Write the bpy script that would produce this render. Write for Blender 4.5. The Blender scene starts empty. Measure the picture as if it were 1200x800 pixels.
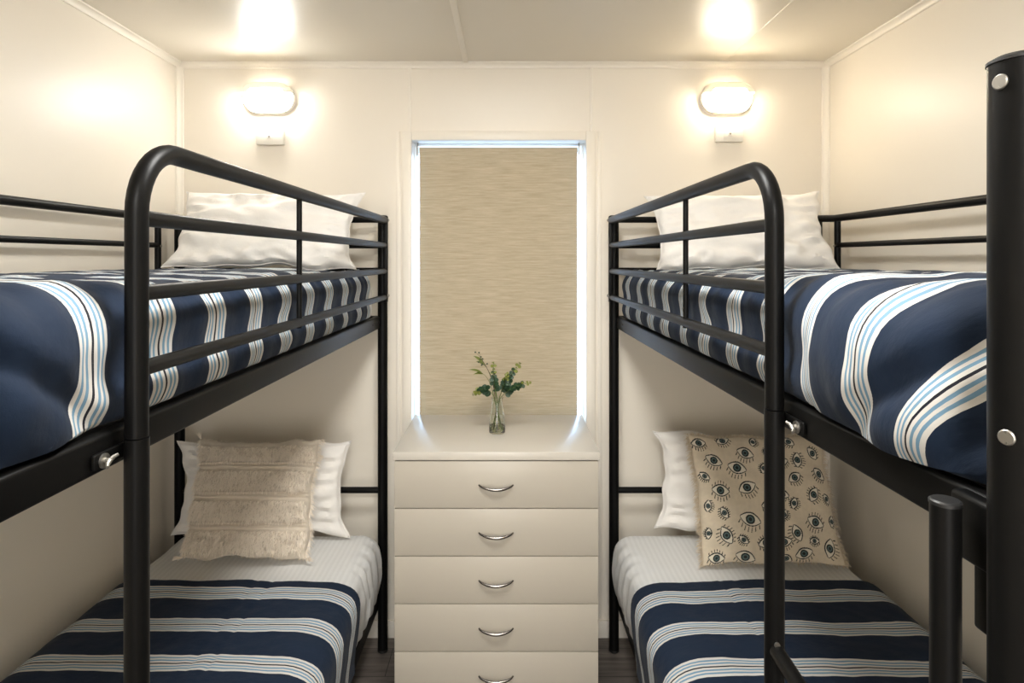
import bpy, bmesh, math, random
from math import sin, cos, pi, radians, sqrt, exp
from mathutils import Vector, Matrix, noise

random.seed(7)
scene = bpy.context.scene
COL = scene.collection

# ------------------------------------------------------------------ materials
def new_mat(name):
    m = bpy.data.materials.new(name)
    m.use_nodes = True
    nt = m.node_tree
    return m, nt, nt.nodes['Principled BSDF']

def add_bump(nt, bsdf, scale, strength, dist=0.002, detail=4, stretch=None, rough=0.55):
    tc = nt.nodes.new('ShaderNodeTexCoord')
    src = tc.outputs['Object']
    if stretch:
        mp = nt.nodes.new('ShaderNodeMapping')
        mp.inputs['Scale'].default_value = stretch
        nt.links.new(src, mp.inputs['Vector'])
        src = mp.outputs['Vector']
    n = nt.nodes.new('ShaderNodeTexNoise')
    n.inputs['Scale'].default_value = scale
    n.inputs['Detail'].default_value = detail
    n.inputs['Roughness'].default_value = rough
    nt.links.new(src, n.inputs['Vector'])
    b = nt.nodes.new('ShaderNodeBump')
    b.inputs['Strength'].default_value = strength
    b.inputs['Distance'].default_value = dist
    nt.links.new(n.outputs['Fac'], b.inputs['Height'])
    nt.links.new(b.outputs['Normal'], bsdf.inputs['Normal'])
    return n

def mat(name, col, rough=0.5, metal=0.0, bump=None, spec=0.5, sheen=0.0, **kw):
    m, nt, b = new_mat(name)
    b.inputs['Base Color'].default_value = (*col, 1)
    b.inputs['Roughness'].default_value = rough
    b.inputs['Metallic'].default_value = metal
    b.inputs['Specular IOR Level'].default_value = spec
    if sheen:
        b.inputs['Sheen Weight'].default_value = sheen
    for k, v in kw.items():
        b.inputs[k.replace('_', ' ')].default_value = v
    if bump:
        add_bump(nt, b, *bump)
    return m

M = {}
M['wall'] = mat('cream_wall_paint', (0.775, 0.72, 0.63), 0.42, bump=(3.0, 0.12, 0.01, 2))
M['ceil'] = mat('cream_ceiling_paint', (0.69, 0.64, 0.55), 0.34, bump=(2.0, 0.10, 0.01, 2), spec=0.38)
M['trim'] = mat('cream_trim_paint', (0.79, 0.74, 0.655), 0.4, bump=(8.0, 0.05, 0.004, 2))
M['shell'] = mat('plain_wall_paint', (0.72, 0.68, 0.6), 0.6, bump=(5, .05, .004, 2))
M['black'] = mat('black_powder_coat', (0.0035, 0.0034, 0.0033), 0.40, bump=(420.0, 0.10, 0.0006, 3), spec=0.13)
M['blackflat'] = mat('black_plastic', (0.008, 0.008, 0.008), 0.5, bump=(200.0, 0.1, 0.0005, 2))
M['steel'] = mat('zinc_steel', (0.34, 0.325, 0.295), 0.42, 1.0, bump=(150, .1, .0004, 2))
M['chrome'] = mat('brushed_nickel', (0.22, 0.205, 0.19), 0.26, 1.0, bump=(120, .05, .0003, 2))
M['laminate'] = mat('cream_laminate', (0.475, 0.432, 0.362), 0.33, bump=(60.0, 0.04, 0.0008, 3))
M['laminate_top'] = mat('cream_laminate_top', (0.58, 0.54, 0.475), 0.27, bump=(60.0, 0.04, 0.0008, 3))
def hood_mat():
    m, nt, b = new_mat('milky_hood_plastic')
    b.inputs['Base Color'].default_value = (.82, .78, .70, 1); b.inputs['Roughness'].default_value = .35
    tr = nt.nodes.new('ShaderNodeBsdfTranslucent'); tr.inputs['Color'].default_value = (.85, .74, .52, 1)
    mx = nt.nodes.new('ShaderNodeMixShader'); mx.inputs['Fac'].default_value = .012
    out = nt.nodes['Material Output']
    nt.links.new(b.outputs[0], mx.inputs[1]); nt.links.new(tr.outputs[0], mx.inputs[2]); nt.links.new(mx.outputs[0], out.inputs['Surface'])
    add_bump(nt, b, 60, .03, .0004, 2)
    return m
M['hood'] = hood_mat()
M['whiteplastic'] = mat('white_plastic', (0.80, 0.77, 0.70), 0.3, bump=(60, .03, .0004, 2))
M['alu'] = mat('white_window_frame', (0.80, 0.82, 0.84), 0.35, bump=(60, .03, .0004, 2))
M['pillow'] = mat('white_cotton', (0.80, 0.775, 0.74), 0.85, bump=(14.0, 0.35, 0.012, 5), sheen=0.15)
M['pillow_seam'] = mat('white_cotton_seam', (0.76, 0.735, 0.70), 0.9, bump=(300.0, 0.3, 0.001, 2))
M['boho'] = mat('cream_cotton_gap_shaded', (0.66, 0.585, 0.485), 0.95, bump=(420.0, 0.6, 0.002, 4), sheen=0.2)  # backing colour darkened to carry the shade in gaps between tufts
M['tuft'] = mat('cream_tufted_yarn', (0.88, 0.80, 0.69), 0.95, bump=(300, .2, .001, 2), sheen=0.3)
M['furfringe'] = mat('beige_fringe_yarn', (0.64, 0.54, 0.40), 0.95, bump=(300, .2, .001, 2), sheen=0.3)
M['leaf'] = mat('eucalyptus_green', (0.017, 0.052, 0.019), 0.5, bump=(120, .3, .0006, 3))
M['leaf_light'] = mat('young_leaf_green', (0.17, 0.19, 0.03), 0.5, bump=(120, .3, .0006, 3))
M['leaf_long'] = mat('olive_long_leaf', (0.13, 0.16, 0.028), 0.45, bump=(120, .3, .0006, 3))
M['stem'] = mat('green_stem', (0.11, 0.15, 0.03), 0.5, bump=(200, .3, .0005, 2))
M['twig'] = mat('brown_twig', (0.07, 0.045, 0.025), 0.6, bump=(200, .3, .0005, 2))
M['berry'] = mat('dark_berry', (0.045, 0.06, 0.025), 0.45, bump=(200, .2, .0005, 2))
M['dark'] = mat('dark_cavity', (0.05, 0.045, 0.04), 0.8, bump=(60, .1, .001, 2))

def glass_mat(name, col, ior, rough=0.0, trans=1.0):
    m, nt, b = new_mat(name)
    b.inputs['Base Color'].default_value = (*col, 1)
    b.inputs['Roughness'].default_value = rough
    b.inputs['IOR'].default_value = ior
    b.inputs['Transmission Weight'].default_value = trans
    return m
M['glass'] = glass_mat('clear_vase_glass', (0.95, 0.98, 0.95), 1.45)
M['water'] = glass_mat('vase_water', (0.90, 0.94, 0.74), 1.33)
M['pane'] = glass_mat('window_glass', (0.97, 0.98, 1.0), 1.05)

def emis_mat(name, col, strength):
    m, nt, b = new_mat(name)
    b.inputs['Base Color'].default_value = (0.8, 0.78, 0.7, 1)
    b.inputs['Emission Color'].default_value = (*col, 1)
    b.inputs['Emission Strength'].default_value = strength
    n = nt.nodes.new('ShaderNodeTexNoise')
    n.inputs['Scale'].default_value = 60
    bp = nt.nodes.new('ShaderNodeBump')
    bp.inputs['Strength'].default_value = .02
    nt.links.new(n.outputs['Fac'], bp.inputs['Height'])
    nt.links.new(bp.outputs['Normal'], b.inputs['Normal'])
    return m
LAMP_L = 33.0
LAMP_R = 28.0
M['glow_l'] = emis_mat('lit_opal_diffuser_neutral', (1.0, 0.975, 0.92), LAMP_L)
M['glow_r'] = emis_mat('lit_opal_diffuser_warm', (1.0, 0.87, 0.67), LAMP_R)

def stripe_mat():
    m, nt, b = new_mat('navy_striped_quilt_cotton')
    L = nt.links.new
    uv = nt.nodes.new('ShaderNodeUVMap'); uv.uv_map = 'UVMap'
    sep = nt.nodes.new('ShaderNodeSeparateXYZ'); L(uv.outputs['UV'], sep.inputs[0])
    ns = nt.nodes.new('ShaderNodeTexNoise'); ns.inputs['Scale'].default_value = 9; ns.inputs['Detail'].default_value = 2
    L(uv.outputs['UV'], ns.inputs['Vector'])
    mr = nt.nodes.new('ShaderNodeMapRange'); mr.inputs['To Min'].default_value = -0.006; mr.inputs['To Max'].default_value = 0.006
    L(ns.outputs['Fac'], mr.inputs['Value'])
    ad = nt.nodes.new('ShaderNodeMath'); ad.operation = 'ADD'; L(sep.outputs['Y'], ad.inputs[0]); L(mr.outputs[0], ad.inputs[1])
    dv = nt.nodes.new('ShaderNodeMath'); dv.operation = 'DIVIDE'; L(ad.outputs[0], dv.inputs[0]); dv.inputs[1].default_value = 0.172
    fr = nt.nodes.new('ShaderNodeMath'); fr.operation = 'FRACT'; L(dv.outputs[0], fr.inputs[0])
    cr = nt.nodes.new('ShaderNodeValToRGB'); cr.color_ramp.interpolation = 'CONSTANT'
    navy = (0.0082, 0.0170, 0.0375, 1); wh = (0.57, 0.555, 0.525, 1); bl = (0.145, 0.26, 0.37, 1); bk = (0.012, 0.013, 0.02, 1)
    w = 0.066 / 0.172
    c0 = 0.5 - w / 2
    seq = [(wh, 1.5), (bl, 1.0), (wh, 1.0), (bl, 1.0), (wh, 1.2), (bk, .85), (wh, 1.2), (bl, 1.0), (wh, 1.0), (bl, 1.0), (wh, 1.5)]
    tot = sum(s[1] for s in seq)
    el = cr.color_ramp.elements
    el[0].position = 0; el[0].color = navy
    el[1].position = 1; el[1].color = navy
    p = c0
    for c, k in seq:
        e = el.new(p); e.color = c
        p += w * k / tot
    e = el.new(p); e.color = navy
    L(fr.outputs[0], cr.inputs['Fac'])
    L(cr.outputs['Color'], b.inputs['Base Color'])
    b.inputs['Roughness'].default_value = 0.78
    b.inputs['Sheen Weight'].default_value = 0.03
    b.inputs['Specular IOR Level'].default_value = 0.18
    n1 = nt.nodes.new('ShaderNodeTexNoise'); n1.inputs['Scale'].default_value = 15; n1.inputs['Detail'].default_value = 5
    mp = nt.nodes.new('ShaderNodeMapping'); mp.inputs['Scale'].default_value = (1.0, 1.2, 1)
    L(uv.outputs['UV'], mp.inputs['Vector']); L(mp.outputs[0], n1.inputs['Vector'])
    bp = nt.nodes.new('ShaderNodeBump'); bp.inputs['Strength'].default_value = 0.32; bp.inputs['Distance'].default_value = 0.014
    L(n1.outputs['Fac'], bp.inputs['Height'])
    n2 = nt.nodes.new('ShaderNodeTexNoise'); n2.inputs['Scale'].default_value = 900; n2.inputs['Detail'].default_value = 1
    L(uv.outputs['UV'], n2.inputs['Vector'])
    bp2 = nt.nodes.new('ShaderNodeBump'); bp2.inputs['Strength'].default_value = 0.15; bp2.inputs['Distance'].default_value = 0.001
    L(n2.outputs['Fac'], bp2.inputs['Height']); L(bp.outputs[0], bp2.inputs['Normal'])
    L(bp2.outputs[0], b.inputs['Normal'])
    return m
M['quilt'] = stripe_mat()

def sheet_mat():
    m, nt, b = new_mat('white_satin_stripe_sheet')
    L = nt.links.new
    tc = nt.nodes.new('ShaderNodeTexCoord')
    wv = nt.nodes.new('ShaderNodeTexWave'); wv.wave_type = 'BANDS'; wv.bands_direction = 'X'
    wv.inputs['Scale'].default_value = 17.0; wv.inputs['Distortion'].default_value = 0.2
    L(tc.outputs['Object'], wv.inputs['Vector'])
    cr = nt.nodes.new('ShaderNodeValToRGB')
    cr.color_ramp.elements[0].color = (0.735, 0.735, 0.725, 1); cr.color_ramp.elements[0].position = .4
    cr.color_ramp.elements[1].color = (0.775, 0.775, 0.765, 1); cr.color_ramp.elements[1].position = .6
    L(wv.outputs['Fac'], cr.inputs['Fac']); L(cr.outputs['Color'], b.inputs['Base Color'])
    rr = nt.nodes.new('ShaderNodeMapRange'); rr.inputs['To Min'].default_value = .75; rr.inputs['To Max'].default_value = .5
    L(wv.outputs['Fac'], rr.inputs['Value']); L(rr.outputs[0], b.inputs['Roughness'])
    n1 = nt.nodes.new('ShaderNodeTexNoise'); n1.inputs['Scale'].default_value = 11; n1.inputs['Detail'].default_value = 4
    L(tc.outputs['Object'], n1.inputs['Vector'])
    bp = nt.nodes.new('ShaderNodeBump'); bp.inputs['Strength'].default_value = .3; bp.inputs['Distance'].default_value = .01
    L(n1.outputs['Fac'], bp.inputs['Height']); L(bp.outputs[0], b.inputs['Normal'])
    return m
M['sheet'] = sheet_mat()

def floor_mat():
    m, nt, b = new_mat('grey_wood_planks')
    L = nt.links.new
    tc = nt.nodes.new('ShaderNodeTexCoord')
    br = nt.nodes.new('ShaderNodeTexBrick')
    br.inputs['Scale'].default_value = 1; br.inputs['Brick Width'].default_value = 1.2; br.inputs['Row Height'].default_value = .17
    br.inputs['Mortar Size'].default_value = .0015; br.offset = .37
    br.inputs['Color1'].default_value = (.105, .088, .077, 1); br.inputs['Color2'].default_value = (.15, .128, .112, 1)
    br.inputs['Mortar'].default_value = (.02, .018, .016, 1)
    L(tc.outputs['Object'], br.inputs['Vector'])
    mp = nt.nodes.new('ShaderNodeMapping'); mp.inputs['Scale'].default_value = (2.2, 26, 1)
    L(tc.outputs['Object'], mp.inputs['Vector'])
    n = nt.nodes.new('ShaderNodeTexNoise'); n.inputs['Scale'].default_value = 1.6; n.inputs['Detail'].default_value = 7; n.inputs['Distortion'].default_value = .8
    L(mp.outputs[0], n.inputs['Vector'])
    mr = nt.nodes.new('ShaderNodeMapRange'); mr.inputs['From Min'].default_value = .3; mr.inputs['From Max'].default_value = .7
    mr.inputs['To Min'].default_value = .55; mr.inputs['To Max'].default_value = 1.35
    L(n.outputs['Fac'], mr.inputs['Value'])
    mx = nt.nodes.new('ShaderNodeVectorMath'); mx.operation = 'SCALE'
    L(br.outputs['Color'], mx.inputs[0]); L(mr.outputs[0], mx.inputs['Scale'])
    L(mx.outputs[0], b.inputs['Base Color'])
    b.inputs['Roughness'].default_value = .42
    bp = nt.nodes.new('ShaderNodeBump'); bp.inputs['Strength'].default_value = .12; bp.inputs['Distance'].default_value = .002
    L(n.outputs['Fac'], bp.inputs['Height']); L(bp.outputs[0], b.inputs['Normal'])
    return m
M['floor'] = floor_mat()

def blind_mat():
    m, nt, b = new_mat('oatmeal_linen_blind')
    L = nt.links.new
    tc = nt.nodes.new('ShaderNodeTexCoord')
    mp = nt.nodes.new('ShaderNodeMapping'); mp.inputs['Scale'].default_value = (9, 1, 150)
    L(tc.outputs['Object'], mp.inputs['Vector'])
    n = nt.nodes.new('ShaderNodeTexNoise'); n.inputs['Scale'].default_value = 1; n.inputs['Detail'].default_value = 5; n.inputs['Roughness'].default_value = .7
    L(mp.outputs[0], n.inputs['Vector'])
    cr = nt.nodes.new('ShaderNodeValToRGB')
    cr.color_ramp.elements[0].position = .3; cr.color_ramp.elements[0].color = (.38, .315, .21, 1)
    cr.color_ramp.elements[1].position = .72; cr.color_ramp.elements[1].color = (.54, .465, .345, 1)
    L(n.outputs['Fac'], cr.inputs['Fac']); L(cr.outputs['Color'], b.inputs['Base Color'])
    b.inputs['Roughness'].default_value = .9
    bp = nt.nodes.new('ShaderNodeBump'); bp.inputs['Strength'].default_value = .4; bp.inputs['Distance'].default_value = .001
    L(n.outputs['Fac'], bp.inputs['Height']); L(bp.outputs[0], b.inputs['Normal'])
    return m
M['blind'] = blind_mat()

def print_mat():
    m, nt, b = new_mat('beige_eye_print_canvas')
    L = nt.links.new
    at = nt.nodes.new('ShaderNodeAttribute'); at.attribute_name = 'print'
    L(at.outputs['Color'], b.inputs['Base Color'])
    b.inputs['Roughness'].default_value = .95
    b.inputs['Sheen Weight'].default_value = .2
    add_bump(nt, b, 320.0, .6, .002, 4)
    return m
M['print'] = print_mat()

# ------------------------------------------------------------------ mesh helpers
def obj(name, bm, material, parent=None, loc=None, smooth=True, recalc=True):
    """link a bmesh (built in world coordinates) as one object"""
    if recalc:
        bmesh.ops.recalc_face_normals(bm, faces=bm.faces)
    if loc is None:
        loc = Vector((0, 0, 0))
        if parent is None and bm.verts:
            xs = [v.co.x for v in bm.verts]; ys = [v.co.y for v in bm.verts]; zs = [v.co.z for v in bm.verts]
            loc = Vector(((min(xs) + max(xs)) / 2, (min(ys) + max(ys)) / 2, min(zs)))
    wl = Vector(loc)
    if parent is not None:
        q = parent
        wl = Vector((0, 0, 0))
        while q is not None:
            wl += q.location
            q = q.parent
        loc = Vector((0, 0, 0))
    for v in bm.verts:
        v.co -= wl
    me = bpy.data.meshes.new(name)
    bm.to_mesh(me); bm.free()
    me.materials.append(material)
    if smooth:
        for p in me.polygons:
            p.use_smooth = True
        try:
            me.set_sharp_from_angle(angle=radians(38))
        except Exception:
            pass
    o = bpy.data.objects.new(name, me)
    o.location = loc
    COL.objects.link(o)
    if parent is not None:
        o.parent = parent
    return o

def tag(o, label, cat, group=None):
    o['label'] = label; o['category'] = cat
    if group: o['group'] = group
    return o

def thing(name, label, cat, loc, group=None):
    o = bpy.data.objects.new(name, None)
    o.location = loc; o.empty_display_size = .05
    COL.objects.link(o)
    return tag(o, label, cat, group)

def structure(name, bm, material, parent=None, smooth=False):
    o = obj(name, bm, material, parent, smooth=smooth)
    o['kind'] = 'structure'
    return o

def box(bm, lo, hi, bevel=0.0, seg=2):
    lo = Vector(lo); hi = Vector(hi)
    r = bmesh.ops.create_cube(bm, size=1.0)
    c = (lo + hi) / 2; d = hi - lo
    for v in r['verts']:
        v.co = Vector((c.x + v.co.x * d.x, c.y + v.co.y * d.y, c.z + v.co.z * d.z))
    if bevel > 0:
        es = list({e for v in r['verts'] for e in v.link_edges})
        bmesh.ops.bevel(bm, geom=es, offset=bevel, segments=seg, affect='EDGES', profile=.5)
    return bm

def hexa(bm, pts, bevel=0.0, seg=2):
    """8 pts: bottom loop 4, top loop 4"""
    vs = [bm.verts.new(p) for p in pts]
    fs = [(0, 1, 2, 3), (4, 5, 6, 7), (0, 1, 5, 4), (1, 2, 6, 5), (2, 3, 7, 6), (3, 0, 4, 7)]
    for f in fs:
        bm.faces.new([vs[i] for i in f])
    if bevel > 0:
        es = list({e for v in vs for e in v.link_edges})
        bmesh.ops.bevel(bm, geom=es, offset=bevel, segments=seg, affect='EDGES', profile=.5)
    return bm

def tube(bm, pts, r, seg=14, radii=None, cap=True, dome=False):
    pts = [Vector(p) for p in pts]
    n = len(pts)
    tang = []
    for i in range(n):
        a = pts[max(i - 1, 0)]; b = pts[min(i + 1, n - 1)]
        tang.append((b - a).normalized())
    ref = Vector((0, 0, 1)) if abs(tang[0].z) < .9 else Vector((1, 0, 0))
    nrm = (ref - tang[0] * ref.dot(tang[0])).normalized()
    rings = []
    for i in range(n):
        if i:
            nrm = (nrm - tang[i] * nrm.dot(tang[i]))
            nrm.normalize()
        bn = tang[i].cross(nrm)
        rr = radii[i] if radii else r
        rings.append([bm.verts.new(pts[i] + nrm * (rr * cos(2 * pi * k / seg)) + bn * (rr * sin(2 * pi * k / seg))) for k in range(seg)])
    for i in range(n - 1):
        for k in range(seg):
            bm.faces.new((rings[i][k], rings[i][(k + 1) % seg], rings[i + 1][(k + 1) % seg], rings[i + 1][k]))
    if cap:
        for ring, t, s in ((rings[0], tang[0], -1), (rings[-1], tang[-1], 1)):
            if dome:
                c = sum((v.co for v in ring), Vector()) / seg
                rr = (ring[0].co - c).length
                prev = ring
                for a in (35, 65):
                    nr = [bm.verts.new(c + (v.co - c) * cos(radians(a)) + t * (s * rr * .55 * sin(radians(a)))) for v in ring]
                    for k in range(seg):
                        bm.faces.new((prev[k], prev[(k + 1) % seg], nr[(k + 1) % seg], nr[k]))
                    prev = nr
                bm.faces.new(prev)
            else:
                bm.faces.new(ring)
    return bm

def lathe(bm, prof, c, seg=28, axis='Z'):
    c = Vector(c); rings = []
    for r, h in prof:
        ring = []
        for k in range(seg):
            a = 2 * pi * k / seg
            if axis == 'Z': p = Vector((r * cos(a), r * sin(a), h))
            elif axis == 'Y': p = Vector((r * cos(a), h, r * sin(a)))
            else: p = Vector((h, r * cos(a), r * sin(a)))
            ring.append(bm.verts.new(c + p))
        rings.append(ring)
    for i in range(len(rings) - 1):
        for k in range(seg):
            bm.faces.new((rings[i][k], rings[i][(k + 1) % seg], rings[i + 1][(k + 1) % seg], rings[i + 1][k]))
    bm.faces.new(rings[0]); bm.faces.new(rings[-1])
    return bm

BM = bmesh.new
def fnoise(x, y, z=0.0):
    return noise.noise(Vector((x, y, z)))

# ------------------------------------------------------------------ room
XL, XR, YB, YS, H = -1.375, 1.340, 2.6, -1.3, 2.40
T = 0.1
WX0, WX1, WZ0, WZ1 = -0.397, 0.330, 0.885, 2.074      # window opening

bm = BM(); box(bm, (XL - T, YS - T, -T), (XR + T, YB + T, 0)); structure('floor', bm, M['floor'])
bm = BM(); box(bm, (XL - T, YS - T, H), (XR + T, YB + T, H + T)); structure('ceiling', bm, M['ceil'])
bm = BM(); box(bm, (XL - T, YS - T, 0), (XL, YB + T, H)); structure('wall_left', bm, M['wall'])
bm = BM(); box(bm, (XR, YS - T, 0), (XR + T, YB + T, H)); structure('wall_right', bm, M['wall'])
bm = BM()
box(bm, (XL, YB, 0), (WX0, YB + T, H)); box(bm, (WX1, YB, 0), (XR, YB + T, H))
box(bm, (WX0, YB, 0), (WX1, YB + T, WZ0)); box(bm, (WX0, YB, WZ1), (WX1, YB + T, H))
structure('wall_back', bm, M['wall'])
# wall behind the camera with an open doorway
DX0, DX1, DZ = -0.55, 0.45, 2.05
bm = BM()
box(bm, (XL, YS - T, 0), (DX0, YS, H)); box(bm, (DX1, YS - T, 0), (XR, YS, H)); box(bm, (DX0, YS - T, DZ), (DX1, YS, H))
structure('wall_front', bm, M['wall'])
# unseen hall added beyond the open doorway to shut out the sky light
HX0, HX1, HY0, HY1 = -1.0, .9, YS - T - 1.2, YS - T
bm = BM()
box(bm, (HX0 - T, HY0, 0), (HX0, HY1, H)); box(bm, (HX1, HY0, 0), (HX1 + T, HY1, H)); box(bm, (HX0 - T, HY0 - T, 0), (HX1 + T, HY0, H))
structure('wall_hall_added', bm, M['wall'])
bm = BM(); box(bm, (HX0 - T, HY0 - T, -T), (HX1 + T, HY1, 0)); structure('floor_hall_added', bm, M['floor'])
bm = BM(); box(bm, (HX0 - T, HY0 - T, H), (HX1 + T, HY1, H + T)); structure('ceiling_hall_added', bm, M['ceil'])

# baseboards (cream strip with a small rounded top)
def base(name, lo, hi):
    bm = BM(); box(bm, lo, hi, .004, 2); return structure(name, bm, M['trim'], smooth=True)
base('baseboard_back', (XL, YB - .014, 0), (XR, YB, .072))
base('baseboard_left', (XL, YS, 0), (XL + .008, YB - .014, .072))
base('baseboard_right', (XR - .008, YS, 0), (XR, YB - .014, .072))

def cove(name, p0, p1, nrm, size=.024):
    """quarter scotia along p0-p1 tucked under the ceiling (or in a corner)"""
    p0 = Vector(p0); p1 = Vector(p1)
    n1 = Vector(nrm[0]); n2 = Vector(nrm[1])
    bm = BM(); rings = []
    prof = [(0, 0), (size, 0)] + [(size - size * .78 * sin(a) , size - size * .78 * cos(a)) if False else (size * (1 - .80 * sin(a)), size * (1 - .80 * cos(a))) for a in [radians(5 + 80 * k / 6) for k in range(7)]] + [(0, size)]
    for p in (p0, p1):
        rings.append([bm.verts.new(p + n1 * a + n2 * b) for a, b in prof])
    n = len(prof)
    for k in range(n):
        bm.faces.new((rings[0][k], rings[0][(k + 1) % n], rings[1][(k + 1) % n], rings[1][k]))
    bm.faces.new(rings[0]); bm.faces.new(rings[1])
    return structure(name, bm, M['trim'])
e = .0006
cove('trim_1', (XL, YB - e, H - e), (XR, YB - e, H - e), ((0, -1, 0), (0, 0, -1)))
cove('trim_2', (XL + e, YS, H - e), (XL + e, YB, H - e), ((1, 0, 0), (0, 0, -1)))
cove('trim_3', (XR - e, YS, H - e), (XR - e, YB, H - e), ((-1, 0, 0), (0, 0, -1)))
cove('trim_4', (XL + e, YB - e, .07), (XL + e, YB - e, H - .02), ((1, 0, 0), (0, -1, 0)))
cove('trim_5', (XR - e, YB - e, .07), (XR - e, YB - e, H - .02), ((-1, 0, 0), (0, -1, 0)))
# joint strips over the panel joints: ceiling, then either side of the window
def strip(name, lo, hi, material=None):
    bm = BM(); box(bm, lo, hi, .0018, 2); return structure(name, bm, material or M['trim'], smooth=True)
strip('trim_6', (-.182, YS, H - .006), (-.160, YB - .02, H + .002))
strip('trim_7', (.906, YS, H - .0015), (.914, YB - .02, H + .002), M['ceil'])
strip('trim_8', (-.414, YB - .006, 2.113), (-.400, YB + .002, H - .022))
strip('trim_9', (.348, YB - .006, 2.113), (.360, YB + .002, H - .022))
strip('trim_10', (-.462, YB - .006, .07), (-.446, YB + .002, 2.113))
strip('trim_11', (.378, YB - .006, .07), (.396, YB + .002, 2.113))
# window: architrave, reveal, frame and glass
bm = BM()
AW = .038
for lo, hi in (((WX0 - AW, YB - .014, .07), (WX0, YB + .001, WZ1 + AW)), ((WX1, YB - .014, .07), (WX1 + AW, YB + .001, WZ1 + AW)),
               ((WX0, YB - .014, WZ1), (WX1, YB + .001, WZ1 + AW))):
    box(bm, lo, hi, .003, 2)
structure('trim_12', bm, M['trim'], smooth=True)
bm = BM()
fy0, fy1 = YB + .065, YB + .098
for lo, hi in (((WX0, fy0, WZ0), (WX0 + .012, fy1, WZ1)), ((WX1 - .012, fy0, WZ0), (WX1, fy1, WZ1)),
               ((WX0 + .012, fy0, WZ1 - .012), (WX1 - .012, fy1, WZ1)), ((WX0 + .012, fy0, WZ0), (WX1 - .012, fy1, WZ0 + .012))):
    box(bm, lo, hi, .002, 1)
win = structure('window_1', bm, M['alu'], smooth=True)
bm = BM(); box(bm, (WX0 + .012, YB + .078, WZ0 + .012), (WX1 - .012, YB + .083, WZ1 - .012))
structure('pane', bm, M['pane'], win)

# roller blind in the reveal
rb = thing('roller_blind', 'oatmeal linen roller blind pulled down over the window behind the chest of drawers', 'blind', (-.036, YB + .04, .905))
bm = BM()
nx, nz = 24, 40
bx0, bx1, bz0, bz1 = -.3705, .2985, .912, 2.052
def blind_pt(i, k, dy):
    u = i / nx; v = k / nz
    x = bx0 + (bx1 - bx0) * u; z = bz0 + (bz1 - bz0) * v
    y = YB + .034 + .0025 * fnoise(x * 3, z * 1.2, 4) * (1 - v) - .001 * cos(2 * pi * u)
    return Vector((x, y + dy, z))
gf = [[bm.verts.new(blind_pt(i, k, 0)) for i in range(nx + 1)] for k in range(nz + 1)]
gb = [[bm.verts.new(blind_pt(i, k, .0012)) for i in range(nx + 1)] for k in range(nz + 1)]
for k in range(nz):
    for i in range(nx):
        bm.faces.new((gf[k][i], gf[k][i + 1], gf[k + 1][i + 1], gf[k + 1][i]))
        bm.faces.new((gb[k][i], gb[k + 1][i], gb[k + 1][i + 1], gb[k][i + 1]))
for k in range(nz):
    bm.faces.new((gf[k][0], gf[k + 1][0], gb[k + 1][0], gb[k][0])); bm.faces.new((gf[k][nx], gb[k][nx], gb[k + 1][nx], gf[k + 1][nx]))
for i in range(nx):
    bm.faces.new((gf[0][i], gb[0][i], gb[0][i + 1], gf[0][i + 1])); bm.faces.new((gf[nz][i], gf[nz][i + 1], gb[nz][i + 1], gb[nz][i]))
obj('blind_fabric', bm, M['blind'], rb)
bm = BM(); tube(bm, [(bx0 - .003, YB + .05, 2.041), (bx1 + .003, YB + .05, 2.041)], .0145, 20); obj('roller_tube', bm, M['alu'], rb)
for x in (bx0 - .012, bx1 + .006):
    bm = BM(); box(bm, (x, YB + .036, 2.018), (x + .006, YB + .062, 2.060), .001, 1)
    tube(bm, [(x + .003, YB + .05, 2.058), (x + .003, YB + .05, 2.074)], .003, 8)
    br = obj('bracket', bm, M['steel'], rb)
bm = BM(); box(bm, (bx0 + .002, YB + .030, .905), (bx1 - .002, YB + .040, .914), .003, 2); obj('bottom_bar', bm, M['blind'], rb)

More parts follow.
